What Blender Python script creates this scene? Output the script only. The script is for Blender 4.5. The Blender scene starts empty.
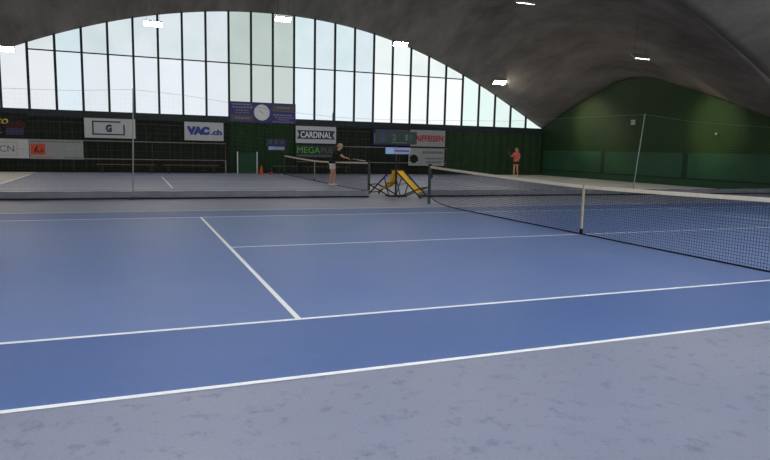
import bpy, bmesh, math, random
from mathutils import Vector, Matrix
random.seed(7)
S = bpy.context.scene
COL = S.collection
PI = math.pi
CF = [0.02638, 0.03897, -0.11491, -0.13131, -1.70256, -0.04288, 8.57111]
XL, XR = -17.85, 17.45          # end walls
YB, YV, YF = 25.55, 7.7, -10.15  # far window wall, fold between the shells, unseen near window wall
def arch(x):
    t = min(max(x, XL), XR)/10; r = 0
    for c in CF: r = r*t + c
    return max(r, 2.95)
BT = [(7.7,0),(8.8,.0),(9.74,.2),(11.45,.86),(13.5,1.56),(15.83,2.33),(17.22,2.56),(17.9,2.55),(18.7,2.46),(20.34,2.0),(22.03,1.42),(23.88,.73),(25.0,.28),(25.55,.1)]
def interp(t, tb):
    if t <= tb[0][0]: return tb[0][1]
    for (a, b), (c, d) in zip(tb, tb[1:]):
        if t <= c: return b+(d-b)*(t-a)/(c-a)
    return tb[-1][1]
def shell(x, y):
    if y < YV: y = 2*YV-y
    bw = sum(interp(y+d, BT) for d in (-.3,0,.3))/3
    u = (y-16.625)/8.925
    bi = 2.5*max(0, 1-abs(u)**2.2)
    w = min(max((abs(x)-9.5)/8, 0), 1); w = w*w*(3-2*w)
    return arch(x) + bi*(1-w) + bw*w

# ------------------------------------------------------------------ materials
def lin(c):
    return tuple(((v/255+.055)/1.055)**2.4 if v/255 > .04045 else v/255/12.92 for v in c)+(1,)
def mat(name, rgb, rough=.7, var=.0, scale=6, metal=0, emit=0, bump=0, spec=.3, rgb2=None, trans=0):
    m = bpy.data.materials.new(name); m.use_nodes = True
    nt = m.node_tree; b = nt.nodes['Principled BSDF']
    b.inputs['Roughness'].default_value = rough; b.inputs['Metallic'].default_value = metal
    b.inputs['Specular IOR Level'].default_value = spec
    c = lin(rgb)
    tc = nt.nodes.new('ShaderNodeTexCoord'); n = nt.nodes.new('ShaderNodeTexNoise')
    n.inputs['Scale'].default_value = scale; n.inputs['Detail'].default_value = 5
    nt.links.new(tc.outputs['Object'], n.inputs['Vector'])
    r = nt.nodes.new('ShaderNodeValToRGB'); nt.links.new(n.outputs['Fac'], r.inputs['Fac'])
    r.color_ramp.elements[0].position = .3; r.color_ramp.elements[1].position = .7
    if rgb2: d = lin(rgb2)
    else: d = tuple(min(1, v*(1+var)) for v in c[:3])+(1,); c = tuple(v*(1-var) for v in c[:3])+(1,)
    r.color_ramp.elements[0].color = c; r.color_ramp.elements[1].color = d
    if not emit: nt.links.new(r.outputs['Color'], b.inputs['Base Color'])
    else: b.inputs['Base Color'].default_value = (0,0,0,1)
    if emit:
        nt.links.new(r.outputs['Color'], b.inputs['Emission Color']); b.inputs['Emission Strength'].default_value = emit
    if bump:
        bp = nt.nodes.new('ShaderNodeBump'); bp.inputs['Strength'].default_value = bump
        nt.links.new(n.outputs['Fac'], bp.inputs['Height']); nt.links.new(bp.outputs['Normal'], b.inputs['Normal'])
    return m
M = {}
M['dark_metal'] = mat('dark_metal', (38,44,46), .5, .1)
M['bar'] = mat('window_bar', (30,40,44), .6, .1)
M['black'] = mat('black', (16,16,18), .7, .1)
M['white'] = mat('white_paint', (226,228,230), .5, .03)
M['signwhite'] = mat('sign_white', (190,190,194), .6, .04, 3)
M['signgrey'] = mat('sign_grey', (150,150,152), .6, .05, 3)
M['netgreen'] = mat('post_green', (52,66,62), .5, .1)
M['twine'] = mat('net_twine', (22,24,30), .9, .1)
M['tape'] = mat('net_tape', (236,222,200), .9, .06, 12)
M['strap'] = mat('net_strap', (180,170,148), .9, .15, 12)
M['rail'] = mat('pale_rail', (136,138,132), .5, .1)
M['wire'] = mat('fence_wire', (60,64,60), .6, .2)
M['dwire'] = mat('divider_twine', (130,134,136), .9, .2)
M['skirt'] = mat('divider_skirt', (112,112,120), .95, .12, 3)
M['hem'] = mat('divider_hem', (24,24,34), .9, .1)
M['pole'] = mat('divider_pole', (150,156,150), .4, .1)
M['yellow'] = mat('yellow_canvas', (250,196,50), .8, .06, 10)
M['wood'] = mat('dark_wood', (54,40,34), .6, .25, 20)
M['bench'] = mat('bench_wood', (112,74,48), .6, .25, 8)
M['curtain'] = mat('green_curtain', (24,48,24), .8, .15, 2, rgb2=(30,56,28))
M['banner'] = mat('green_banner', (24,62,44), .6, rgb2=(32,76,48), scale=.8)
M['bannerdark'] = mat('green_banner_seam', (20,44,32), .8, .1)
M['gate'] = mat('gate_green', (28,64,44), .7, .1)
M['purple'] = mat('sign_purple', (66,58,122), .6, .06, 3)
M['greytext'] = mat('sign_brownish', (92,86,88), .6, .05)
M['navy'] = mat('navy', (44,44,96), .6, .05)
M['banner_navy'] = mat('banner_navy', (52,52,84), .6, .05)
M['vac'] = mat('vac_blue', (46,66,150), .6, .02)
M['red'] = mat('letter_red', (168,44,56), .6, .02)
M['dred'] = mat('script_dark_red', (84,22,34), .6, .02)
M['lyellow'] = mat('script_yellow', (206,190,70), .6, .02)
M['lime'] = mat('letter_green', (96,170,50), .6, .02)
M['orange'] = mat('orange_red', (196,78,56), .6, .05)
M['cone'] = mat('cone_orange', (222,88,40), .5, .05)
M['board'] = mat('scoreboard_green', (38,54,50), .6, .06)
M['board_pale'] = mat('digit_dim', (70,80,78), .6)
M['digit'] = mat('digit_grey', (92,102,98), .6, .02)
M['label_blue'] = mat('label_blue', (150,180,226), .6, .02)
M['label_mid'] = mat('label_steel', (150,156,196), .6, .02)
M['textgrey'] = mat('letter_grey', (96,96,104), .6, .02)
M['textdim'] = mat('letter_dim', (140,140,146), .6, .02)
M['skin'] = mat('skin', (206,150,124), .6, .04)
M['shirt_black'] = mat('shirt_black', (24,22,26), .9, .1)
M['shorts_white'] = mat('shorts_white', (214,204,200), .9, .04)
M['shoe'] = mat('shoe_white', (224,214,212), .7, .04)
M['hair_fair'] = mat('hair_fair', (176,140,108), .8, .15, 40)
M['hair_blond'] = mat('hair_blond', (172,150,118), .8, .15, 40)
M['salmon'] = mat('shirt_salmon', (196,90,82), .9, .05)
M['skirt_dark'] = mat('shorts_dark', (34,24,36), .9, .05)
M['eye'] = mat('eye_dark', (30,24,22), .3)
M['lip'] = mat('lip', (160,84,80), .5)
M['racket_dark'] = mat('racket_frame_dark', (70,76,72), .4, .05)
M['racket'] = mat('racket_frame', (186,186,184), .4, .05)
M['lampbody'] = mat('lamp_housing', (120,120,118), .5, .05)
M['box'] = mat('box_grey', (150,156,152), .6, .05)
M['lamp'] = mat('lamp_glow', (255,246,226), .5, emit=95)
M['lamp_off'] = mat('lamp_glass', (150,150,150), .3, .02)

def walls_mat():
    m = mat('wall_boards', (20,28,20), .8, rgb2=(30,34,24), scale=1.5)
    nt = m.node_tree; b = nt.nodes['Principled BSDF']
    src = b.inputs['Base Color'].links[0].from_socket
    tc = nt.nodes.new('ShaderNodeTexCoord'); w = nt.nodes.new('ShaderNodeTexWave')
    w.inputs['Scale'].default_value = 1.05; w.inputs['Distortion'].default_value = 0
    nt.links.new(tc.outputs['Object'], w.inputs['Vector'])
    r = nt.nodes.new('ShaderNodeValToRGB'); r.color_ramp.elements[0].position = .03; r.color_ramp.elements[1].position = .08
    r.color_ramp.elements[0].color = (.45,.45,.45,1)
    nt.links.new(w.outputs['Fac'], r.inputs['Fac'])
    x = nt.nodes.new('ShaderNodeMix'); x.data_type = 'RGBA'; x.blend_type = 'MULTIPLY'; x.inputs[0].default_value = 1
    nt.links.new(src, x.inputs[6]); nt.links.new(r.outputs['Color'], x.inputs[7]); nt.links.new(x.outputs[2], b.inputs['Base Color'])
    return m
M['wall'] = walls_mat()
M['endwall'] = mat('end_wall_paint', (22,44,20), .6, rgb2=(34,56,22), scale=.35, spec=.2)

def concrete():
    m = bpy.data.materials.new('raw_concrete'); m.use_nodes = True
    nt = m.node_tree; b = nt.nodes['Principled BSDF']; b.inputs['Roughness'].default_value = .9
    b.inputs['Specular IOR Level'].default_value = .1
    tc = nt.nodes.new('ShaderNodeTexCoord')
    mp = nt.nodes.new('ShaderNodeMapping'); mp.inputs['Scale'].default_value = (.9,.28,.6); mp.inputs['Rotation'].default_value = (0,0,.5)
    nt.links.new(tc.outputs['Object'], mp.inputs['Vector'])
    n = nt.nodes.new('ShaderNodeTexNoise'); n.inputs['Scale'].default_value = .8; n.inputs['Detail'].default_value = 8; n.inputs['Roughness'].default_value = .65
    nt.links.new(mp.outputs['Vector'], n.inputs['Vector'])
    r = nt.nodes.new('ShaderNodeValToRGB'); r.color_ramp.elements[0].position = .3; r.color_ramp.elements[1].position = .72
    r.color_ramp.elements[0].color = lin((88,83,80)); r.color_ramp.elements[1].color = lin((134,127,122))
    nt.links.new(n.outputs['Fac'], r.inputs['Fac']); nt.links.new(r.outputs['Color'], b.inputs['Base Color'])
    w = nt.nodes.new('ShaderNodeTexWave'); w.bands_direction = 'X'; w.inputs['Scale'].default_value = 1.1; w.inputs['Distortion'].default_value = 4
    nt.links.new(tc.outputs['Object'], w.inputs['Vector'])
    bp = nt.nodes.new('ShaderNodeBump'); bp.inputs['Strength'].default_value = .15; bp.inputs['Distance'].default_value = .02
    nt.links.new(w.outputs['Fac'], bp.inputs['Height']); nt.links.new(bp.outputs['Normal'], b.inputs['Normal'])
    return m
M['concrete'] = concrete()

def carpet(name, c1, c2, c3, speck, scale=.35, sp=(.56,.68)):
    m = bpy.data.materials.new(name); m.use_nodes = True
    nt = m.node_tree; b = nt.nodes['Principled BSDF']; b.inputs['Roughness'].default_value = .5
    b.inputs['Specular IOR Level'].default_value = .8
    tc = nt.nodes.new('ShaderNodeTexCoord')
    def noise(sc, det, stretch):
        mp = nt.nodes.new('ShaderNodeMapping'); mp.inputs['Scale'].default_value = stretch
        nt.links.new(tc.outputs['Object'], mp.inputs['Vector'])
        n = nt.nodes.new('ShaderNodeTexNoise'); n.inputs['Scale'].default_value = sc; n.inputs['Detail'].default_value = det; n.inputs['Roughness'].default_value = .62
        nt.links.new(mp.outputs['Vector'], n.inputs['Vector']); return n
    def ramp(n, p0, a, p1, bb):
        r = nt.nodes.new('ShaderNodeValToRGB'); r.color_ramp.elements[0].position = p0; r.color_ramp.elements[1].position = p1
        r.color_ramp.elements[0].color = a; r.color_ramp.elements[1].color = bb
        nt.links.new(n.outputs['Fac'], r.inputs['Fac']); return r
    big = ramp(noise(scale, 4, (1,1,1)), .3, lin(c1), .7, lin(c2))
    fine = noise(6, 9, (1.2,1,1)); fine.inputs['Roughness'].default_value = .75
    f1 = ramp(fine, sp[0]-.02, (0,0,0,1), sp[1]-.02, (1,1,1,1))
    x = nt.nodes.new('ShaderNodeMix'); x.data_type = 'RGBA'
    mul = nt.nodes.new('ShaderNodeMath'); mul.operation = 'MULTIPLY'; mul.inputs[1].default_value = speck
    nt.links.new(f1.outputs['Color'], mul.inputs[0]); nt.links.new(mul.outputs[0], x.inputs[0])
    nt.links.new(big.outputs['Color'], x.inputs[6]); x.inputs[7].default_value = lin(c3)
    g = noise(60, 3, (1,1,1)); g2 = ramp(g, .2, (.86,.86,.86,1), .8, (1.08,1.08,1.08,1))
    y = nt.nodes.new('ShaderNodeMix'); y.data_type = 'RGBA'; y.blend_type = 'MULTIPLY'; y.inputs[0].default_value = 1
    nt.links.new(x.outputs[2], y.inputs[6]); nt.links.new(g2.outputs['Color'], y.inputs[7])
    nt.links.new(y.outputs[2], b.inputs['Base Color'])
    bp = nt.nodes.new('ShaderNodeBump'); bp.inputs['Strength'].default_value = .25; bp.inputs['Distance'].default_value = .004
    nt.links.new(g.outputs['Fac'], bp.inputs['Height']); nt.links.new(bp.outputs['Normal'], b.inputs['Normal'])
    return m
M['outer'] = carpet('carpet_mauve', (130,135,162), (145,148,172), (92,100,134), .75)
M['court'] = carpet('carpet_blue', (70,100,163), (80,110,170), (108,122,164), .25, .3)
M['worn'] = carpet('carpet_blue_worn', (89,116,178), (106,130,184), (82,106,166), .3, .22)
M['sheen'] = carpet('carpet_blue_sheen', (116,122,154), (128,132,162), (100,108,150), .3, .25)  # farther court: grazing sheen painted into the blue as a greyer tone
M['line'] = mat('line_white', (246,246,250), .8, .03, 30)
M['cream'] = carpet('carpet_cream', (196,194,190), (212,209,204), (150,148,146), .5)

# ------------------------------------------------------------------ mesh helpers
class MB:
    def __init__(s): s.v = []; s.f = []; s.m = []
    def add(s, vs, fs, mi=0):
        o = len(s.v); s.v += [tuple(v) for v in vs]; s.f += [tuple(i+o for i in f) for f in fs]; s.m += [mi]*len(fs); return s
    def box(s, a, b, mi=0):
        x0,y0,z0 = [min(p,q) for p,q in zip(a,b)]; x1,y1,z1 = [max(p,q) for p,q in zip(a,b)]
        return s.add([(x0,y0,z0),(x1,y0,z0),(x1,y1,z0),(x0,y1,z0),(x0,y0,z1),(x1,y0,z1),(x1,y1,z1),(x0,y1,z1)],
            [(3,2,1,0),(4,5,6,7),(0,1,5,4),(1,2,6,5),(2,3,7,6),(3,0,4,7)], mi)
    def tube(s, pts, r, n=8, mi=0, closed=False):
        pts = [Vector(p) for p in pts]; N = len(pts); rs = r if isinstance(r, (list, tuple)) else [r]*N
        vs = []; up = None
        for i, p in enumerate(pts):
            if closed: d = pts[(i+1) % N]-pts[i-1]
            else: d = pts[min(i+1, N-1)]-pts[max(i-1, 0)]
            d.normalize()
            if up is None: up = Vector((0,0,1)) if abs(d.z) < .9 else Vector((1,0,0))
            a = d.cross(up).normalized(); b = a.cross(d).normalized(); up = b
            for k in range(n):
                t = 2*PI*k/n; vs.append(p+(a*math.cos(t)+b*math.sin(t))*rs[i])
        fs = []
        for i in range(N if closed else N-1):
            j = (i+1) % N
            for k in range(n):
                l = (k+1) % n; fs.append((i*n+k, i*n+l, j*n+l, j*n+k))
        if not closed: fs += [tuple(range(n))[::-1], tuple((N-1)*n+k for k in range(n))]
        return s.add(vs, fs, mi)
    def bar(s, a, b, w, h, mi=0):      # rectangular bar between two points
        a = Vector(a); b = Vector(b); d = (b-a).normalized()
        up = Vector((0,0,1)) if abs(d.z) < .95 else Vector((0,1,0))
        x = d.cross(up).normalized(); y = x.cross(d).normalized()
        vs = [p+x*sx*w/2+y*sy*h/2 for p in (a,b) for sx,sy in ((-1,-1),(1,-1),(1,1),(-1,1))]
        return s.add(vs, [(3,2,1,0),(4,5,6,7),(0,1,5,4),(1,2,6,5),(2,3,7,6),(3,0,4,7)], mi)
    def lathe(s, prof, n=20, c=(0,0,0), mi=0):
        vs = [(c[0]+r*math.cos(2*PI*k/n), c[1]+r*math.sin(2*PI*k/n), c[2]+z) for r, z in prof for k in range(n)]
        fs = [(i*n+k, i*n+(k+1) % n, (i+1)*n+(k+1) % n, (i+1)*n+k) for i in range(len(prof)-1) for k in range(n)]
        fs += [tuple(range(n))[::-1], tuple((len(prof)-1)*n+k for k in range(n))]
        return s.add(vs, fs, mi)
    def build(s, name, mats, parent=None, smooth=False, bevel=0, loc=None):
        me = bpy.data.meshes.new(name); me.from_pydata(s.v, [], s.f); me.update()
        if not isinstance(mats, (list, tuple)): mats = [mats]
        for m in mats: me.materials.append(m)
        me.polygons.foreach_set('material_index', s.m)
        if smooth: me.polygons.foreach_set('use_smooth', [True]*len(me.polygons))
        o = bpy.data.objects.new(name, me); COL.objects.link(o)
        if parent: o.parent = parent
        if loc: o.location = loc
        if bevel:
            b = o.modifiers.new('bevel', 'BEVEL'); b.width = bevel; b.segments = 2; b.limit_method = 'ANGLE'
        return o
def tag(o, label, cat, group=None, kind=None):
    o['label'] = label; o['category'] = cat
    if group: o['group'] = group
    if kind: o['kind'] = kind
    return o
def empty(name, loc, rz=0):
    o = bpy.data.objects.new(name, None); COL.objects.link(o); o.location = loc; o.rotation_euler = (0,0,rz); o.empty_display_size = .2
    return o
def struct(o): o['kind'] = 'structure'; return o
def copy_tree(o, parent=None):
    c = o.copy(); COL.objects.link(c)
    if parent: c.parent = parent
    for ch in list(o.children): copy_tree(ch, c)
    return c
def text(s, m, parent, x, z, w=None, h=.3, y=-.02, name='lettering', bold=.012, shear=0, align='CENTER', depth=.003, sx=None):
    cu = bpy.data.curves.new('t', 'FONT'); cu.body = s; cu.size = 1; cu.offset = bold; cu.extrude = .002; cu.shear = shear
    o = bpy.data.objects.new('t', cu); COL.objects.link(o)
    dg = bpy.context.evaluated_depsgraph_get(); dg.update()
    me = bpy.data.meshes.new_from_object(o.evaluated_get(dg)); bpy.data.objects.remove(o); bpy.data.curves.remove(cu)
    xs = [v.co.x for v in me.vertices]; ys = [v.co.y for v in me.vertices]
    x0, x1, y0, y1 = min(xs), max(xs), min(ys), max(ys)
    ky = h/(y1-y0); kx = (w/(x1-x0)) if w else ky
    for v in me.vertices:
        c = v.co; v.co = ((c.x-(x0+x1)/2)*kx, -c.z*depth/.002, (c.y-(y0+y1)/2)*ky)
    me.materials.clear(); me.materials.append(m)
    t = bpy.data.objects.new(name, me); COL.objects.link(t); t.parent = parent; t.location = (x, y, z)
    return t

# ------------------------------------------------------------------ setting
fl = MB()
fl.add([(XL-.2,YF-.3,0),(XR+.2,YF-.3,0),(XR+.2,YB+.3,0),(XL-.2,YB+.3,0)], [(0,1,2,3)], 0)
def rect(x0, x1, y0, y1, z, mi): fl.add([(x0,y0,z),(x1,y0,z),(x1,y1,z),(x0,y1,z)], [(0,1,2,3)], mi)
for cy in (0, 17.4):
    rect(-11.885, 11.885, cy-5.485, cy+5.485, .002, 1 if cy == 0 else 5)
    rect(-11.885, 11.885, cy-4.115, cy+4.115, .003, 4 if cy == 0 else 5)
    L = .05
    for s in (-1, 1):
        rect(-11.885, 11.885, cy+s*5.485-L/2, cy+s*5.485+L/2, .004, 2)
        rect(-11.885, 11.885, cy+s*4.115-L/2, cy+s*4.115+L/2, .004, 2)
        rect(s*6.4-.025, s*6.4+.025, cy-4.115, cy+4.115, .005, 2)
        rect(s*11.885-.05, s*11.885+.05, cy-5.485, cy+5.485, .005, 2)
    rect(-6.4, 6.4, cy-.025, cy+.025, .0045, 2)
rect(XL, -11.94, 9.1, YB-.1, .003, 3); rect(11.94, XR, 9.1, YB-.1, .003, 3)
struct(fl.build('floor', [M['outer'], M['court'], M['line'], M['cream'], M['worn'], M['sheen']]))

def shell_mesh(y0, y1, ny):
    b = MB(); nx = 80; vs = []
    for j in range(ny+1):
        y = y0+(y1-y0)*j/ny
        for i in range(nx+1):
            x = XL-.1+(XR-XL+.2)*i/nx; vs.append((x, y, shell(x, y)))
    b.add(vs, [(j*(nx+1)+i, (j+1)*(nx+1)+i, (j+1)*(nx+1)+i+1, j*(nx+1)+i+1) for j in range(ny) for i in range(nx)])
    return b
cb = shell_mesh(YV, YB+.35, 50); c2 = shell_mesh(YF-.35, YV, 50); cb.add(c2.v, c2.f)
ceil = struct(cb.build('ceiling', M['concrete'], smooth=True))
# sharp fold: the two shells keep separate vertices, so shading breaks along it
so = ceil.modifiers.new('thick', 'SOLIDIFY'); so.thickness = .12; so.offset = -1

struct(MB().box((XL-.2, YB, 0), (XR+.2, YB+.25, 2.68)).build('wall_back', M['wall']))
struct(MB().box((XL-.2, YF-.25, 0), (XR+.2, YF, 2.68)).build('wall_front', M['wall']))
def endwall(name, x, s):
    b = MB(); N = 90; vs = []; 
    for j in range(N+1):
        y = YF-.2+(YB-YF+.4)*j/N; zt = shell(x, y)+.05
        vs += [(x, y, 0), (x, y, zt), (x+s*.2, y, 0), (x+s*.2, y, zt)]
    fs = []
    for j in range(N):
        a = 4*j; c = a+4
        fs += [(a,c,c+1,a+1) if s > 0 else (a,a+1,c+1,c), (a+2,a+3,c+3,c+2), (a+1,c+1,c+3,a+3)]
    b.add(vs, fs); return struct(b.build(name, M['endwall']))
wr = endwall('wall_right', XR, 1); endwall('wall_left', XL, -1)

# window walls
SP, X0 = 1.176, -13.30
def window_wall(name, yy, inward, strength, detail=True):
    root = struct(empty(name, (0, yy, 0)))
    MB().box((XL,-.1,2.68),(XR,.12,3.03)).build('window_sill', M['bar'], root)
    xs = [X0+SP*k for k in range(-3, 26)]
    edges = [XL]+xs+[XR]
    for x in xs:
        MB().box((x-.055,-.09,2.9),(x+.055,.09,arch(x)+.1)).build('mullion', M['bar'], root)
    cols = {}
    zt = 5.83
    lo = [x for x in xs if arch(x) >= zt-.05]
    MB().box((lo[0],-.05,zt-.03),(lo[-1],.05,zt+.03)).build('transom', M['bar'], root)
    for i in range(len(edges)-1):
        a, b = edges[i], edges[i+1]; c = (a+b)/2
        # tint of each sheet as it reads in the daylight
        k = (c-X0)/SP
        if k < 3: t = (226,231,236)
        elif k < 9: t = (220,227,234)
        elif k < 12.2: t = (190,201,198)
        elif k < 16.2: t = (222,234,242)
        elif k < 21: t = (244,248,250)
        else: t = (226,244,240)
        q = random.uniform(-4, 3); t = tuple(min(255, v+q) for v in t)
        blue = random.random() < .25 and k < 9
        if 1.9 < k < 3: t = (214,228,236)
        m = mat('frosted_pane', t, .4, rgb2=tuple(min(255, v+4) for v in t), scale=.8, emit=strength)
        n = 4; top = [(a+(b-a)*j/n, arch(a+(b-a)*j/n)+.06) for j in range(n+1)]
        def pane(z0, z1=None):
            tp = [(x, min(z, z1) if z1 else z) for x, z in top]
            pts = [(a, z0), (b, z0)]+tp[::-1]
            vs = [(x, 0, z) for x, z in pts]+[(x, .03, z) for x, z in pts]; N = len(pts)
            fs = [tuple(range(N)), tuple(range(N, 2*N))[::-1]]+[((j+1) % N, j, N+j, N+(j+1) % N) for j in range(N)]
            return MB().add(vs, fs)
        if arch(c) > zt+.1 and lo[0]-.1 < c < lo[-1]+.1:
            pane(2.93, zt).build('pane', m, root)
            t2 = (t[0]*.91, t[1]*.95, t[2]*.93)
            m2 = mat('frosted_pane_upper', t2, .4, rgb2=t, scale=.5, emit=strength)
            pane(zt).build('pane', m2, root)
        else: pane(2.93).build('pane', m, root)
    return root
window_wall('window_1', YB+.02, -1, 1.05)
window_wall('unseen_fill_window', YF-.02, 1, 7.2)  # unseen windows behind the camera, added glow strengthened to lift the floor

# end wall details
root = tag(empty('windbreak_banner', (XR-.06, 16.6, 0)), 'long green cloth windbreak along the foot of the right end wall', 'windbreak')
cuts = [8.0, 13.65, 13.95, 19.45, 19.75, 25.3]
for a, b in ((8.0,13.62),(13.95,19.42),(19.75,25.3)):
    MB().box((0, a-16.6, .42), (.03, b-16.6, 1.62)).build('cloth_panel', M['banner'], root)
for a in (13.62, 19.42):
    MB().box((.0, a-16.6, .42), (.02, a+.33-16.6, 1.66)).build('seam_strip', M['bannerdark'], root)
MB().box((-.02, 8.0-16.6, .34), (.03, 25.3-16.6, .42)).build('lower_batten', M['bannerdark'], root)
MB().box((.0, 8.0-16.6, .0), (.03, 25.3-16.6, .34)).build('skirting', M['gate'], root)
o = MB().box((-.12,-.11,-.13),(0,.11,.13)).build('junction_box', M['box'], bevel=.01, loc=(XR, 17.42, 3.2))
tag(o, 'small pale grey box mounted high on the green right end wall', 'box')
MB().box((-.125,-.07,-.02),(-.12,.07,.02)).build('louvre', M['textgrey'], o)
o = MB().lathe([(.0,0),(.05,.01),(.07,.05),(.06,.09),(.03,.11)], 14).build('wall_spotlight', M['box'], smooth=True, loc=(XR-.1, 12.1, 2.45))
tag(o, 'tiny pale spotlight on the green right end wall near the fold', 'lamp')
MB().box((-.02,-.02,.02),(.11,.02,.05)).build('bracket', M['box'], o)

# curtains on the far wall
def curtain(x0, x1, z1, label):
    n = int((x1-x0)/.08); vs = []
    for i in range(n+1):
        x = x0+(x1-x0)*i/n; y = -.05+.025*math.sin(i*.9)+.012*math.sin(i*2.3)
        vs += [(x, y, .03), (x, y, z1)]
    o = MB().add(vs, [(2*i, 2*i+2, 2*i+3, 2*i+1) for i in range(n)]).build('green_curtain', M['curtain'], smooth=True, loc=(0, YB-.06, 0))
    MB().tube([(x0,-.05,z1),(x1,-.05,z1)], .02).build('curtain_rail', M['dark_metal'], o)
    return tag(o, label, 'curtain', 'green curtains on the far wall')
curtain(-2.72, .83, 2.74, 'dark green curtain under the purple clock board on the far wall')
curtain(10.32, 17.3, 2.64, 'wide dark green curtain filling the far wall behind the player in pink')

# ------------------------------------------------------------------ tennis nets
def tennis_net(label, ya, yb, xa, xb, bend, hp=1.07, tc=.5):
    """ya nearer end post, yb farther; centre at local origin"""
    cy = (ya+yb)/2; root = tag(empty('tennis_net', (0, cy, 0)), label, 'tennis net', 'tennis nets')
    Ln = yb-ya; H = Ln/2
    def X(t): return xa+(xb-xa)*t
    def top(t):
        u = abs(2*t-1); return .914+(hp-.02-.914)*(u**1.35)
    def bot(t):
        d = min(t, 1-t)*Ln; return .015+.2*math.exp(-d/.45)*bend
    P = lambda t, z: (X(t), -H+Ln*t, z)
    b = MB(); r = .0025; step = .045; nv = int(Ln/step)
    for i in range(1, nv):
        t = i/nv; b.tube([P(t, bot(t)), P(t, top(t)-.03)], r, 3)
    rows = 20
    for j in range(rows+1):
        f = j/rows; b.tube([P(i/48, bot(i/48)+(top(i/48)-.05-bot(i/48))*f) for i in range(49)], r, 3)
    for i in range(1, 5):      # doubled mesh under the headband
        f = 1-(i-.5)/rows; b.tube([P(k/48, bot(k/48)+(top(k/48)-.05-bot(k/48))*f) for k in range(49)], r, 3)
    b.build('netting', M['twine'], root)
    b = MB()
    for i in range(48):
        t0, t1 = i/48, (i+1)/48
        vs = []
        for t in (t0, t1):
            x, y, z = P(t, top(t)); vs += [(x-.014,y,z-.058),(x+.014,y,z-.058),(x+.014,y,z),(x-.014,y,z)]
        b.add(vs, [(0,1,5,4),(1,2,6,5),(2,3,7,6),(3,0,4,7)])
    b.build('headband', M['tape'], root)
    MB().tube([P(i/48, bot(i/48)) for i in range(49)], .012, 6).build('bottom_cord', M['hem'], root)
    Hs = H-Ln*tc
    s = MB().box((X(tc)-.015, -Hs-.02, .06), (X(tc)+.015, -Hs+.02, .925)).build('centre_strap', M['strap'], root)
    MB().box((X(tc)-.022, -Hs-.025, .0), (X(tc)+.022, -Hs+.025, .11)).build('strap_anchor', M['black'], s)
    for t, e in ((0,-1),(1,1)):
        x, y, _ = P(t, 0); y += e*.05
        p = MB().tube([(x,y,0),(x,y,hp)], .045, 14).build('net_post', M['netgreen'], root, smooth=False)
        MB().lathe([(.0,0),(.05,0),(.05,.02),(.03,.035),(0,.04)], 14, (x,y,hp)).build('post_cap', M['black'], p)
        MB().box((x-.05,y-.04*e,.72),(x+.05,y-.09*e,.84)).build('winder', M['dark_metal'], p)
    return root
tennis_net('nearer tennis net with cream headband crossing the right side of the court', -6.4, 6.4, 0, 0, 1)
tennis_net('farther tennis net behind the divider, leaned over by the person in black', 11.0, 23.75, -.12, -.1, .3, 1.05, .54)

# ------------------------------------------------------------------ divider between the courts
YD = 8.85
div = tag(empty('divider_net', (0, YD, 0)), 'long sheer divider net with grey weighted skirt hanging between the two courts', 'divider net')
RT = [(-17.8,2.6),(-13.5,2.72),(-10.65,2.77),(-9,2.8),(-7.65,2.9),(-7.06,2.87),(-6.16,2.8),(-5.36,2.71),(-3.8,2.52),(-2.02,2.4),(-.6,2.38),(.94,2.42),(4,2.5),(7,2.74),(9.87,2.96),(12,2.8),(14,2.74),(17.4,2.7)]
rz = lambda x: interp(x, RT)
MB().tube([(x/4, 0, rz(x/4)) for x in range(-71, 70)], .0035, 5).build('top_rope', M['dwire'], div)
for a, b_ in ((-17.7, -.92), (.78, 17.3)):
    b = MB(); n = int((b_-a)/.12)
    for i in range(n+1):
        x = a+(b_-a)*i/n; w = .02*math.sin(x*2.1)
        b.tube([(x, w, .19), (x+.01, w*.5, rz(x)*.5), (x, 0, rz(x))], .00045, 3)
    for j in range(1, 22):
        f = j/22; b.tube([(a+(b_-a)*i/60, .01*math.sin(i), .19+(rz(a+(b_-a)*i/60)-.19)*f) for i in range(61)], .00045, 3)
    b.build('netting', M['dwire'], div)
    n = int((b_-a)/.1); vs = []
    for i in range(n+1):
        x = a+(b_-a)*i/n; w = .02*math.sin(x*2.1)+.008*math.sin(x*9)
        vs += [(x, w-.004, .03), (x, w*.8-.01, .12), (x, w, .21+.006*math.sin(x*5))]
    sk = MB().add(vs, [(3*i+k, 3*i+3+k, 3*i+4+k, 3*i+1+k) for i in range(n) for k in (0,1)]).build('skirt', M['skirt'], div, smooth=True)
    MB().tube([(a+(b_-a)*i/60, -.02+.02*math.sin((a+(b_-a)*i/60)*2.1), .022) for i in range(61)], .022, 8).build('weighted_hem', M['hem'], sk, smooth=True)
for (x0, x1) in ((-7.68, -7.6), (9.55, 9.88)):
    p = MB().tube([(x0, 0, .0), (x1, 0, 2.97 if x0 > 0 else 2.93)], .017, 10).build('pole', M['pole'], div, smooth=True)
    MB().lathe([(.0,0),(.16,0),(.16,.015),(.04,.03),(.03,.06),(0,.06)], 18, (x0,0,0)).build('pole_foot', M['dark_metal'], p)
o = MB().box((-.04,-.03,-.12),(.04,.03,.12)).box((-.025,-.02,.12),(.025,.02,.19)).build('rope_clamp', M['dark_metal'], div, bevel=.01, loc=(-2.06,0,2.4))

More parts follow.
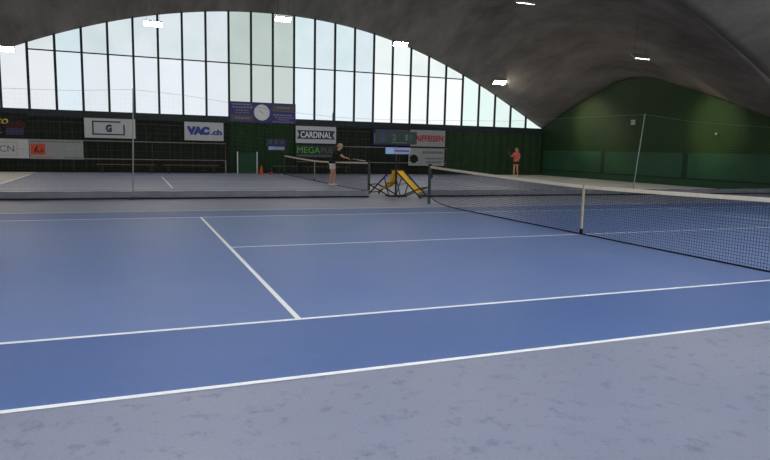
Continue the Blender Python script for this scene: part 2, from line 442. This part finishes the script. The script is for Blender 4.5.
# ------------------------------------------------------------------ fence and benches before the far wall
YN = 25.2
def fence(x0, x1, label):
    root = tag(empty('wire_fence', ((x0+x1)/2, YN, 0)), label, 'fence', 'wire fences along the far wall')
    c = (x0+x1)/2; a, b_ = x0-c, x1-c
    for z in (.68, 1.57): MB().tube([(a,0,z),(b_,0,z)], .02, 8).build('rail', M['rail'], root, smooth=True)
    MB().tube([(a,0,2.45),(b_,0,2.45)], .012, 8).build('top_wire', M['wire'], root)
    n = max(2, round((b_-a)/3.5))
    for i in range(n+1):
        x = a+(b_-a)*i/n; MB().tube([(x,0,0),(x,0,.68 if False else 1.57)], .022, 8).build('post', M['wire'], root)
    w = MB(); k = int((b_-a)/.55)
    for i in range(k+1):
        x = a+(b_-a)*i/k; w.tube([(x,0.01,.1),(x,0.01,2.45)], .008, 4)
    for z in (.3,1.1,2.0): w.tube([(a,0.01,z),(b_,0.01,z)], .005, 4)
    w.build('mesh_wires', M['wire'], root)
    return root
f = fence(-17.6, -2.98, 'wire fence with two pale rails left of the purple clock board')
MB().tube([(-2.98+10.29,-.03,0),(-2.98+10.29,-.03,.7)], .03, 8).build('end_post', M['rail'], f)
fence(.9, 10.25, 'wire fence behind the boards from CARDINAL to RAIFFEISEN')

def make_bench(w):
    root = empty('bench', (0,0,0))
    MB().box((-w/2,-.15,.4),(w/2,.15,.44)).build('seat', M['bench'], root, bevel=.008)
    for s in (-1,1):
        MB().box((s*(w/2-.25)-.03,-.13,0),(s*(w/2-.25)+.03,.13,.4)).build('leg', M['dark_metal'], root)
    return root
BG = 'low wooden benches before the far wall'
for x0, x1, lb in ((-9.25,-6.5,'low brown bench beneath the white board with the boxed letter G'),
                   (-6.15,-3.4,'low brown bench beneath the white board with blue VAC.ch letters'),
                   (-.45,.85,'short brown bench right of the orange cone, below the small scoreboard'),
                   (1.2,3.9,'low brown bench on the far wall behind the farther tennis net')):
    bn = tag(make_bench(x1-x0), lb, 'bench', BG); bn.location = ((x0+x1)/2, 24.8, 0)

# low gate
g = tag(empty('low_gate', (-1.86, 25.0, 0)), 'low green gate panel between two white posts under the clock board', 'gate')
MB().box((-.47,-.02,.03),(.47,.02,1.08)).build('panel', M['gate'], g, bevel=.006)
for s in (-1,1): MB().box((s*.52-.025,-.025,0),(s*.52+.025,.025,1.17)).build('post', M['white'], g)
c = tag(empty('traffic_cone', (-1.17, 24.7, 0)), 'small orange traffic cone standing right of the low green gate', 'cone')
MB().lathe([(.11,.03),(.085,.12),(.05,.3),(.025,.42),(.015,.43)], 20).build('cone_body', M['cone'], c, smooth=True)
MB().box((-.15,-.15,0),(.15,.15,.03)).build('base', M['cone'], c, bevel=.01)
k = tag(empty('bucket', (-.66, 24.6, 0)), 'small dark blue bucket with red base between cone and bench', 'bucket')
MB().lathe([(.1,.12),(.12,.3),(.13,.31),(.11,.31),(.09,.14)], 20).build('bucket_body', M['navy'], k, smooth=True)
MB().lathe([(.1,0),(.12,.12)], 20).build('base', M['orange'], k, smooth=True)

# ------------------------------------------------------------------ sponsor boards on the far wall
YS = 25.175
def sign(x0, x1, z0, z1, m, label, y=YS, name='sponsor_board', thick=.02):
    o = MB().box((-(x1-x0)/2, 0, -(z1-z0)/2), ((x1-x0)/2, thick, (z1-z0)/2)).build(name, m, loc=((x0+x1)/2, y, (z0+z1)/2))
    return tag(o, label, 'sign', 'sponsor boards on the far wall')
def bars(parent, m, rows, name='print_line'):
    for x0, x1, z, h in rows:        # broken into word-like dashes
        b = MB(); x = x0
        while x < x1:
            w = min(random.uniform(.06,.16), x1-x); b.box((x,-.006,z-h/2),(x+w,0,z+h/2)); x += w+.035
        b.build(name, m, parent)
s = sign(-14.9, -12.24, 1.62, 2.80, M['black'], 'black board with yellow and dark red script, upper left on the far wall')
text('éco', M['lyellow'], s, .2, .22, h=.34, w=.75, shear=.3)
text('studio', M['dred'], s, .82, .08, h=.36, w=.92, shear=.3)
bars(s, M['textgrey'], [(-1.1,.25,-.2,.04),(-1.1,.3,-.36,.05)])
MB().box((.45,-.004,-.45),(1.2,0,-.12)).build('logo_patch', M['banner_navy'], s)
s = sign(-14.9, -12.2, .66, 1.56, M['signwhite'], 'pale board ending in boxed grey letters BCN, lower left on the far wall')
text('BCN', M['textgrey'], s, .32, 0, h=.3, w=.85, bold=0)
fr = MB()
for a, b_ in (((-.6,-.3),(.86,-.3)),((-.6,.3),(.86,.3)),((-.6,-.3),(-.6,.3)),((.86,-.3),(.86,.3)),((.86,0),(1.3,0))):
    fr.box((a[0]-.01,-.006,a[1]-.01),(b_[0]+.01,0,b_[1]+.01))
fr.build('outline', M['textdim'], s)
s = sign(-12.17, -9.84, .64, 1.55, M['signgrey'], 'pale board with an orange red square at its left end and small print')
MB().box((-1.12,-.006,-.25),(-.5,0,.28)).build('orange_square', M['orange'], s)
lg = MB(); lg.tube([(-.95,-.01,-.15),(-.88,-.01,.08),(-.82,-.01,.17)], .03, 6); lg.tube([(-.88,-.01,0),(-.76,-.01,-.15)], .03, 6); lg.tube([(-.68,-.01,-.14),(-.66,-.01,.06),(-.58,-.01,-.12)], .03, 6)
lg.build('figure_emblem', M['black'], s)
bars(s, M['textgrey'], [(-1.1,1.1,.38,.06)], 'heading'); bars(s, M['textdim'], [(-.42,1.08,.2,.05),(-.42,.4,.08,.04),(-.42,.9,-.06,.04)]); bars(s, M['orange'], [(-.9,-.1,-.38,.035)], 'red_print'); bars(s, M['textgrey'], [(.3,1.1,-.38,.04)])
s = sign(-9.76, -7.43, 1.72, 2.68, M['signwhite'], 'pale board with a purple outlined rectangle around a letter G')
fr = MB()
for a, b_ in (((-.78,-.3),(.64,-.3)),((-.78,.32),(.45,.32)),((-.78,-.3),(-.78,.32)),((.64,-.3),(.64,.16))):
    fr.box((a[0]-.035,-.006,a[1]-.035),(b_[0]+.035,0,b_[1]+.035))
fr.build('outline', M['banner_navy'], s)
text('G', M['banner_navy'], s, -.06, 0, h=.38, w=.28, bold=.06)
s = sign(-5.06, -3.08, 1.71, 2.66, M['signwhite'], 'white board with bold blue VAC.ch lettering')
text('VAC', M['vac'], s, -.3, .03, h=.44, w=1.16, bold=.1)
text('.ch', M['vac'], s, .62, -.03, h=.3, w=.58, bold=.05)
s = sign(-2.7, .89, 2.76, 3.84, M['purple'], 'large purple board behind the round clock, over the window sill', y=25.435)
bars(s, M['textdim'], [(-1.65,-.65,.4,.07),(-1.65,-.6,.24,.07),(-1.5,-.8,.08,.05),(-1.5,-.75,-.05,.04),(.55,1.6,-.1,.07),(.65,1.65,-.23,.05),(.8,1.4,-.35,.05),(.5,1.65,-.47,.04)])
MB().box((-1.72,-.004,-.46),(-.55,0,-.16)).build('dark_patch', M['greytext'], s)
MB().box((.52,-.004,.08),(1.72,0,.42)).build('dark_patch', M['greytext'], s)
bars(s, M['textdim'], [(-1.5,-.7,-.33,.06),(.75,1.5,.3,.06)], 'patch_print')
ck = tag(empty('wall_clock', (-1.0, 25.39, 3.3)), 'round white clock hanging on the large purple board', 'clock')
def disc(r, y0, y1): 
    b = MB(); n = 40
    vs = [(r*math.cos(2*PI*k/n), y, r*math.sin(2*PI*k/n)) for y in (y0,y1) for k in range(n)]
    return b.add(vs, [tuple(range(n)), tuple(range(n,2*n))[::-1]]+[((k+1) % n, k, n+k, n+(k+1) % n) for k in range(n)])
disc(.43,-.03,.03).build('clock_face', M['white'], ck)
MB().tube([(.43*math.cos(2*PI*k/40), -.03, .43*math.sin(2*PI*k/40)) for k in range(40)], .014, 8, closed=True).build('rim', M['signgrey'], ck, smooth=True)
b = MB()
for k in range(12):
    a = 2*PI*k/12; b.bar((.3*math.sin(a),-.034,.3*math.cos(a)), (.34*math.sin(a),-.034,.34*math.cos(a)), .015, .015)
b.build('hour_marks', M['textgrey'], ck)
MB().bar((.03,-.04,-.03),(-.13,-.04,.12),.025,.012).build('hour_hand', M['black'], ck)
MB().bar((-.03,-.045,.02),(.14,-.045,-.12),.018,.012).build('minute_hand', M['black'], ck)
s = sign(.84, 3.17, 1.71, 2.65, M['signwhite'], 'white board with a dark ribbon reading CARDINAL', name='sponsor_board')
MB().add([(-1.1,-.004,.24),(-.98,-.004,0),(-1.1,-.004,-.24),(1.1,-.004,-.24),(.98,-.004,0),(1.1,-.004,.24)], [(0,1,2,3,4,5)]).build('ribbon', M['banner_navy'], s)
text('CARDINAL', M['white'], s, 0, 0, h=.34, w=1.8, y=-.012, bold=.015)
s = sign(.84, 3.15, .9, 1.6, M['board'], 'dark green board with bright green MEGA lettering under the white ribbon board')
text('MEGA', M['lime'], s, -.42, .08, h=.34, w=1.3, bold=.0)
text('PUL', M['textgrey'], s, .68, .08, h=.28, w=.75, bold=0)
MB().box((-1.05,-.004,-.27),(1.0,0,-.19)).build('pale_strip', M['textgrey'], s)
s = sign(5.43, 7.8, 1.70, 2.64, M['navy'], 'dark blue board mostly hidden behind the standing scoreboard')
bars(s, M['textgrey'], [(-1.05,1.1,.4,.06)])
MB().box((-1.1,-.004,-.36),(-.98,0,.22)).build('white_strip', M['textdim'], s)
s = sign(7.8, 10.12, 1.68, 2.66, M['signgrey'], 'grey board with red RAIFFEISEN lettering right of the scoreboard')
text('RAIFFEISEN', M['red'], s, -.02, 0, h=.36, w=2.1, bold=.03)
s = sign(7.72, 10.1, .53, 1.57, M['signgrey'], 'grey board with three lines of print and a black blot, lowest on the right')
bars(s, M['textgrey'], [(-.3,1.1,.28,.14)], 'heading'); bars(s, M['textgrey'], [(-.1,1.12,-.08,.1),(0,1.0,-.3,.11)])
MB().add([(-.85+.28*math.cos(k*PI/8)*(1+.2*math.sin(3*k)), -.005, -.12+.26*math.sin(k*PI/8)) for k in range(16)], [tuple(range(16))]).build('emblem', M['black'], s)
# small scoreboard on the curtain
def scoreboard(parent, w, h, digits):
    MB().box((-w/2,0,-h/2),(w/2,.05,h/2)).build('board', M['board'], parent, bevel=.008)
sb = tag(empty('wall_scoreboard', (-.25, 25.2, 1.6)), 'small dark scoreboard with blue and white label hung on the green curtain', 'scoreboard')
MB().box((-.55,0,-.1),(.55,.04,.3)).build('board', M['banner_navy'], sb, bevel=.006)
text('0', M['textgrey'], sb, -.32, .12, h=.2, w=.13); text('0', M['textgrey'], sb, 0, .12, h=.2, w=.13); text('0', M['textgrey'], sb, .33, .12, h=.2, w=.13)
l = MB().box((-.42,-.01,-.3),(.46,.03,-.12)).build('label_strip', M['label_mid'], sb)
MB().box((-.42,-.013,-.3),(-.15,-.01,-.12)).build('blue_block', M['label_blue'], l)

# standing scoreboard between the courts
st = tag(empty('standing_scoreboard', (.1, 9.05, 0)), 'tall dark green scoreboard on a single pole standing in the gap of the divider', 'scoreboard')
MB().tube([(0,.03,0),(0,.05,2.0)], .03, 10).build('pole', M['dark_metal'], st)
MB().box((-.3,-.2,0),(.3,.2,.04)).build('foot_plate', M['black'], st, bevel=.01)
b = MB().box((-.74,-.03,1.65),(.66,.02,2.04)).build('board', M['board'], st, bevel=.008)
text('2', M['digit'], b, -.12, 1.86, h=.19, w=.11, y=-.034, name='digit')
text('1', M['digit'], b, .3, 1.86, h=.19, w=.06, y=-.034, name='digit')
text('0', M['board_pale'], b, .44, 1.86, h=.19, w=.1, y=-.034, name='digit')
MB().box((-.6,-.033,1.7),(-.42,-.03,1.99)).build('dark_window', M['banner_navy'], b)
q = MB()
for i in range(6): q.box((-.2+i*.09,-.034,1.68),(-.14+i*.09,-.03,1.715))
q.build('small_print', M['textgrey'], b)
l = MB().box((-.4,-.03,1.34),(.44,-.01,1.54)).build('label_strip', M['label_mid'], st)
MB().box((-.4,-.034,1.34),(-.14,-.03,1.54)).build('blue_block', M['label_blue'], l)
q = MB()
for i in range(7): q.box((-.08+i*.07,-.034,1.41),(-.03+i*.07,-.03,1.47))
q.build('small_print', M['navy'], l)

# ------------------------------------------------------------------ deck chairs
def deck_chair(label, x, y, rz, sag):
    root = empty('deck_chair', (x, y, 0), rz); root.scale = (.95,)*3; tag(root, label, 'deck chair', 'yellow deck chairs in the gap of the divider')
    W = .29
    Bf, Bt = Vector((.5,0,.0)), Vector((-.44,0,.86))
    Ff, Fb = Vector((.5,0,.34)), Vector((-.34,0,.0))
    off = lambda p, yy: (p.x, yy, p.z+.02)
    b = MB()
    for s in (-1,1): b.bar(off(Bf,s*W), off(Bt,s*W), .026, .042)
    b.bar(off(Bt,-W), off(Bt,W), .035, .035); b.bar((.4,-W,.1), (.4,W,.1), .03, .03)
    b.build('back_frame', M['wood'], root)
    b = MB(); w2 = W-.045
    for s in (-1,1): b.bar(off(Ff,s*w2), off(Fb,s*w2), .024, .038)
    b.bar(off(Ff,-w2), off(Ff,w2), .035, .035); b.bar(off(Fb,-w2), off(Fb,w2), .03, .03)
    b.build('seat_frame', M['wood'], root)
    b = MB(); w3 = W+.04
    for s in (-1,1): b.bar((-.2,s*w3,.64), (-.4,s*w3,.02), .02, .03)
    b.bar((-.3,-w3,.44), (-.3,w3,.44), .02, .02)
    b.build('prop_frame', M['wood'], root)
    vs = []; n = 18; ww = w2-.03
    for i in range(n+1):
        t = i/n; p = Bt.lerp(Vector((.3,0,.17)), t); d = sag*math.sin(PI*t)
        z = p.z-d*.6+.04; xx = p.x-.5*d
        for k in range(5):
            u = k/4*2-1; vs.append((xx, u*ww, z-.015*(1-u*u)))
    o = MB().add(vs, [(5*i+k, 5*i+5+k, 5*i+6+k, 5*i+1+k) for i in range(n) for k in range(4)]).build('canvas_sling', M['yellow'], root, smooth=True)
    m = o.modifiers.new('t','SOLIDIFY'); m.thickness = .006
    return root
deck_chair('right hand yellow deck chair of the pair, facing the camera side', .36, 8.48, math.radians(-50), .05)
deck_chair('left hand yellow deck chair of the pair, turned away towards the far wall', -.1, 9.5, math.radians(122), .3)

# ------------------------------------------------------------------ floodlights
def floodlight(x, y, z, tilt, lit, label, k=1):
    root = tag(empty('floodlight', (x, y, z)), label, 'floodlight', 'floodlights hanging below the concrete shell')
    zc = shell(x, y)
    h = MB().box((-.44*k,-.15*k,-.0),(.44*k,.15*k,.08*k)).build('housing', M['lampbody'], root, bevel=.02); h.rotation_euler = (tilt,0,0)
    l = MB().box((-.41*k,-.135*k,-.001),(.41*k,.135*k,.0)).build('diffuser', M['lamp'] if lit else M['lamp_off'], root); l.rotation_euler = (tilt,0,0)
    b = MB()
    for s in (-1,1): b.tube([(s*.3*k,0,.05),(s*.3*k,0,zc-z-.01)], .005, 6)
    b.build('suspension_rods', M['dark_metal'], root)
LL = ['leftmost lit floodlight at the edge of the picture', 'lit floodlight before the windows left of the arch top', 'lit floodlight before the windows right of the arch top', 'lit floodlight where the right side of the arch meets the windows', 'lit floodlight alone against the concrete, furthest right of the lit row']
for x, z, lb in zip((-12.88,-6.5,-.1,6.6,13.2), (5.58,7.25,8.08,7.35,5.62), LL):
    floodlight(x, 24.2, z, math.radians(-42), True, lb)
for x, z, lb in ((12.9,5.67,'floodlight seen edge-on over the right end wall'), (6.85,7.35,'floodlight seen edge-on at the top edge of the picture')):
    floodlight(x, 12.5, z, math.radians(35), True, lb)

for yy, tl in ((12.5, -35), (2.9, 35), (-8.8, 42)):  # unseen lamps added for downward light on the courts
    for x, z in zip((-12.88,-6.5,-.1,6.6,13.2), (5.5,7.2,8.0,7.3,5.55)):
        if yy > 12 and x > 1: continue
        floodlight(x, yy, z, math.radians(-tl if yy > 0 else tl), True, 'unseen lit floodlight added over the courts to brighten the floor')
for (sx, sy, sz), ty in (((12.9,12.5,5.6), 12.3), ((13.2,24.2,5.55), 20.6)):     # the two end floodlights also wash the end wall
    ld = bpy.data.lights.new('floodlight_beam', 'SPOT'); ld.energy = 900; ld.color = (1,.93,.55); ld.spot_size = math.radians(42); ld.spot_blend = 1; ld.shadow_soft_size = .15
    lo_ = bpy.data.objects.new('floodlight_beam', ld); COL.objects.link(lo_); lo_.location = (sx+.1, sy+(-.3 if sy > 20 else .3), sz-.22)
    lo_.rotation_euler = (Vector((XR, ty, 2.9))-Vector(lo_.location)).to_track_quat('-Z','Y').to_euler()
# ------------------------------------------------------------------ people
def skin_mesh(name, J, E, m, parent, root_joint, sub=2):
    keys = list(J); idx = {k: i for i, k in enumerate(keys)}
    me = bpy.data.meshes.new(name); me.from_pydata([J[k][0] for k in keys], [(idx[a], idx[b]) for a, b in E], []); me.update()
    o = bpy.data.objects.new(name, me); COL.objects.link(o)
    sk = o.modifiers.new('skin', 'SKIN'); sk.use_smooth_shade = True
    if not me.skin_vertices: 
        bm = bmesh.new(); bm.from_mesh(me); bm.verts.layers.skin.verify(); bm.to_mesh(me); bm.free()
    for k, i in idx.items():
        r = J[k][1]; r = r if isinstance(r, tuple) else (r, r)
        me.skin_vertices[0].data[i].radius = r; me.skin_vertices[0].data[i].use_root = (k == root_joint)
    ss = o.modifiers.new('sub', 'SUBSURF'); ss.levels = sub; ss.render_levels = sub
    dg = bpy.context.evaluated_depsgraph_get(); dg.update()
    nm = bpy.data.meshes.new_from_object(o.evaluated_get(dg)); bpy.data.objects.remove(o)
    nm.materials.clear(); nm.materials.append(m)
    nm.polygons.foreach_set('use_smooth', [True]*len(nm.polygons))
    r = bpy.data.objects.new(name, nm); COL.objects.link(r); r.parent = parent
    return r
V = Vector
def person(label, loc, rz, pose, top, bottom, hair, name='person'):
    root = tag(empty(name, loc, rz), label, 'person')
    P = pose; J = {}; E = []
    def j(k, p, r, par=None):
        J[k] = (V(p), r)
        if par: E.append((par, k))
    hip, chest, neck, head = [V(P[k]) for k in ('hip','chest','neck','head')]
    j('pelvis', hip, (.14,.105)); j('waist', hip.lerp(chest,.45), (.12,.1), 'pelvis'); j('chest', chest, (.15,.12), 'waist')
    j('neckbase', neck, (.06,.06), 'chest'); up = (head-neck).normalized()
    fwd = V(P.get('look', (1,0,0))); fwd = (fwd-up*fwd.dot(up)).normalized()
    j('jaw', neck+up*.07, (.05,.052), 'neckbase'); j('skull', head, (.078,.088), 'jaw'); j('crown', head+up*.075, (.06,.068), 'skull')
    j('nose', head+fwd*.105-up*.02, .012, 'skull')
    side = up.cross(fwd)
    for s, nme in ((1,'L'),(-1,'R')):
        j('ear'+nme, head+side*s*.088-up*.01, .014, 'skull')
        j('shoulder'+nme, P['sh'+nme], .055, 'chest'); j('elbow'+nme, P['el'+nme], .038, 'shoulder'+nme)
        j('wrist'+nme, P['wr'+nme], .026, 'elbow'+nme)
        w = V(P['wr'+nme]); d = (w-V(P['el'+nme])).normalized()
        a = d.cross(V((0,0,1))); a = a.normalized() if a.length > .1 else V((0,1,0)); c = a.cross(d).normalized()
        j('palm'+nme, w+d*.055, (.034,.018), 'wrist'+nme)
        for f, (sp, ln) in enumerate(((-.03,.068),(-.01,.078),(.01,.072),(.03,.056))):
            k0 = w+d*.1+a*sp; j(f'kn{f}{nme}', k0, .009, 'palm'+nme)
            j(f'fa{f}{nme}', k0+d*ln*.5-c*.012, .008, f'kn{f}{nme}'); j(f'fb{f}{nme}', k0+d*ln*.6-c*.045, .007, f'fa{f}{nme}')
        j('th0'+nme, w+d*.04-a*.035, .011, 'palm'+nme); j('th1'+nme, w+d*.08-a*.05-c*.025, .009, 'th0'+nme)
        j('thigh'+nme, hip+V((0,s*.09,-.09)), .082, 'pelvis'); j('knee'+nme, P['kn'+nme], .054, 'thigh'+nme)
        j('calf'+nme, V(P['kn'+nme]).lerp(V(P['an'+nme]),.35), .054, 'knee'+nme); j('ankle'+nme, P['an'+nme], .034, 'calf'+nme)
        j('toe'+nme, V(P['an'+nme])+V((.16,0,-.045)), (.035,.025), 'ankle'+nme)
    body = skin_mesh('body', J, E, M['skin'], root, 'pelvis')
    # shirt with short sleeves, shorts: lofted rings round the body
    Y_ = V((0,1,0))
    def loft(mb, rings, n=22):
        vs = []
        for c, ax, ry, rx in rings:
            ax = V(ax).normalized(); f = Y_.cross(ax).normalized()
            vs += [V(c)+Y_*ry*math.cos(2*PI*k/n)+f*rx*math.sin(2*PI*k/n) for k in range(n)]
        mb.add(vs, [(a*n+k, a*n+(k+1) % n, (a+1)*n+(k+1) % n, (a+1)*n+k) for a in range(len(rings)-1) for k in range(n)])
    tr = chest-hip; nk = neck-chest
    mb = MB(); Z = V((0,0,1))
    loft(mb, [(hip-Z*.05, Z, .178, .138), (hip+Z*.05, Z+tr*.5, .172, .135), (hip.lerp(chest,.5), tr, .165, .132), (hip.lerp(chest,.85), tr, .182, .138),
              (chest+nk*.15, nk, .19, .138), (chest+nk*.5, nk, .188, .125), (chest+nk*.68, nk, .172, .108), (chest+nk*.82, nk, .125, .09), (chest+nk*.9, nk, .085, .078), (chest+nk*.95, nk, .066, .07)])
    for s in ('L','R'):
        a, e = V(P['sh'+s]), V(P['el'+s]); c0 = chest+nk*.5
        mb.tube([c0.lerp(a,.5)-Z*.01, c0.lerp(a,.85)-Z*.012, a.lerp(e,.12), a.lerp(e,.3), a.lerp(e,.58)], [.07,.066,.064,.06,.057], 16)
    mb.build('shirt', top, root, smooth=True)
    mb = MB()
    loft(mb, [(hip+Z*.07, Z, .15, .118), (hip, Z, .172, .134), (hip-Z*.08, Z, .178, .138), (hip-Z*.13, Z, .14, .11), (hip-Z*.15, Z, .02, .02)])
    for s, q in ((1,'L'),(-1,'R')):
        a = hip+V((0,s*.085,-.07)); k = V(P['kn'+q]); u_ = P.get('short',.5)
        mb.tube([a, a.lerp(k,.35*u_), a.lerp(k,.75*u_), a.lerp(k,u_)], [.092,.098,.098,.1], 16)
    mb.build('shorts', bottom, root, smooth=True)
    T = {}; F = []
    def t(k, p, r, par=None):
        T[k] = (V(p), r)
        if par: F.append((par, k))
    for s in ('L','R'):
        an = V(P['an'+s]); an.z = 0
        T = {}; F = []
        t('h', an+V((-.03,0,.05)), (.046,.045)); t('m', an+V((.07,0,.045)), (.048,.036), 'h'); t('t', an+V((.18,0,.035)), (.042,.026), 'm')
        skin_mesh('shoe', T, F, M['shoe'], root, 'h')
    hb = MB(); vs = []; nu, nv = 16, 12
    for a in range(nv+1):
        th = PI*a/nv
        for c in range(nu):
            ph = 2*PI*c/nu; dx, dy, dz = math.sin(th)*math.cos(ph), math.sin(th)*math.sin(ph), math.cos(th)
            k = 1.0
            if dx > 0 and dz < .45: k = .86        # tucked behind the face
            vs.append(head+fwd*(.112*dx*k-.02)+side*(.096*dy*k)+up*(.122*dz*(1 if dz > 0 else .8)*k+.02))
    hb.add(vs, [(a*nu+c, (a+1)*nu+c, (a+1)*nu+(c+1) % nu, a*nu+(c+1) % nu) for a in range(nv) for c in range(nu)
                if not (vs[a*nu+c]-head).dot(fwd) > .045 or (vs[a*nu+c]-head).dot(up) > .06])
    ho = hb.build('hair', hair, root, smooth=True)
    if P.get('tail'): MB().tube([head+up*.04-fwd*.11, head-up*.04-fwd*.16, head-up*.16-fwd*.15, head-up*.24-fwd*.13], [.02,.03,.026,.008], 10).build('ponytail', hair, ho, smooth=True)
    for s in (-1,1):
        MB().lathe([(.001,-.01),(.008,-.006),(.01,0),(.008,.006),(.001,.01)], 10).build('eye', M['eye'], root, smooth=True).location = head+fwd*.082+side*s*.032+up*.012
    mo = MB().bar(side*-.022, side*.022, .008, .01).build('mouth', M['lip'], root); mo.location = head+fwd*.082-up*.055
    return root
def racket(label, p0, d, nrm, fm='racket', sm='white'):
    d = V(d).normalized(); nrm = V(nrm); a = d.cross(nrm).normalized()
    root = tag(empty('tennis_racket', p0), label, 'racket', 'tennis rackets')
    MB().tube([d*-.1, d*.1], .017, 10).build('grip', M['black'], root)
    MB().tube([d*.1, d*.2], .011, 8).tube([d*.2, d*.3-a*.06], .008, 6).tube([d*.2, d*.3+a*.06], .008, 6).build('throat', M[fm], root)
    c = d*.44; pts = [c+d*(.17*math.cos(2*PI*k/28))+a*(.13*math.sin(2*PI*k/28)) for k in range(28)]
    MB().tube(pts, .012, 8, closed=True).build('head_frame', M[fm], root, smooth=True)
    b = MB()
    for k in range(-6, 7):
        u = k*.02; h = .17*math.sqrt(max(0, 1-(u/.13)**2)); b.tube([c+a*u-d*h, c+a*u+d*h], .0012, 3)
    for k in range(-7, 8):
        u = k*.022; h = .13*math.sqrt(max(0, 1-(u/.17)**2)); b.tube([c+d*u-a*h, c+d*u+a*h], .0012, 3)
    b.build('strings', M[sm], root)
    return root
pA = dict(hip=(-.04,0,.93), chest=(.1,0,1.22), neck=(.2,0,1.41), head=(.265,0,1.53), look=(1,0,-.45),
          shL=(.2,.17,1.34), shR=(.2,-.17,1.34), elL=(.36,.2,1.14), elR=(.38,-.17,1.14), wrL=(.52,.1,1.1), wrR=(.58,-.1,1.1),
          knL=(.05,.1,.5), knR=(-.04,-.1,.5), anL=(-.02,.11,.08), anR=(-.14,-.1,.08), short=.55)
LA = V((-.3, 14.5, 0)); RA = math.radians(-24)
person('person in black shirt and white shorts leaning over the farther net with arms out', LA, RA, pA, M['shirt_black'], M['shorts_white'], M['hair_fair'])
rot = Matrix.Rotation(RA, 3, 'Z')
racket('pale racket held out over the farther net by the person in black', LA+rot@V((.68,-.1,1.08)), rot@V((1,-.1,-.12)), (0,0,1))
pB = dict(hip=(0,0,.95), chest=(0,0,1.27), neck=(0,0,1.47), head=(.02,0,1.6), look=(1,0,0),
          shL=(0,.18,1.4), shR=(0,-.18,1.4), elL=(.03,.27,1.14), elR=(.12,-.24,1.16), wrL=(.2,.2,1.02), wrR=(.34,-.16,1.24),
          knL=(.02,.1,.51), knR=(.05,-.1,.51), anL=(-.06,.1,.08), anR=(.03,-.12,.08), short=.38, tail=True)
LB = V((14.05, 23.3, 0)); RB = math.radians(200)
person('person in salmon pink top and dark shorts standing at the far right corner', LB, RB, pB, M['salmon'], M['skirt_dark'], M['hair_blond'])
rot = Matrix.Rotation(RB, 3, 'Z')
racket('dark racket held up by the person in the pink top', LB+rot@V((.42,-.13,1.29)), rot@V((.5,.12,.32)), rot@V((0,1,0)), 'racket_dark', 'textgrey')

# ------------------------------------------------------------------ light and camera
w = bpy.data.worlds.new('world'); S.world = w; w.use_nodes = True
w.node_tree.nodes['Background'].inputs[0].default_value = (.7,.8,1,1); w.node_tree.nodes['Background'].inputs[1].default_value = .6
f_, yaw, pitch, roll, cx, cy, cz = 628.787, -.386036, -.12862, .0223435, -7.7348, -9.35973, 1.50035
fw = V((-math.sin(yaw)*math.cos(pitch), math.cos(yaw)*math.cos(pitch), math.sin(pitch)))
r = V((math.cos(yaw), math.sin(yaw), 0)); u = r.cross(fw)
r2 = r*math.cos(roll)+u*math.sin(roll); u2 = -r*math.sin(roll)+u*math.cos(roll)
cam = bpy.data.cameras.new('camera'); co = bpy.data.objects.new('camera', cam); COL.objects.link(co)
m = Matrix((r2, u2, -fw)).transposed().to_4x4(); m.translation = V((cx, cy, cz)); co.matrix_world = m
cam.sensor_fit = 'HORIZONTAL'; cam.sensor_width = 36; cam.lens = f_/770*36; cam.clip_end = 300; cam.clip_start = .05
S.camera = co
S.view_settings.view_transform = 'Standard'; S.view_settings.look = 'None'; S.view_settings.exposure = 0; S.view_settings.gamma = 1
S.view_settings.use_curve_mapping = False
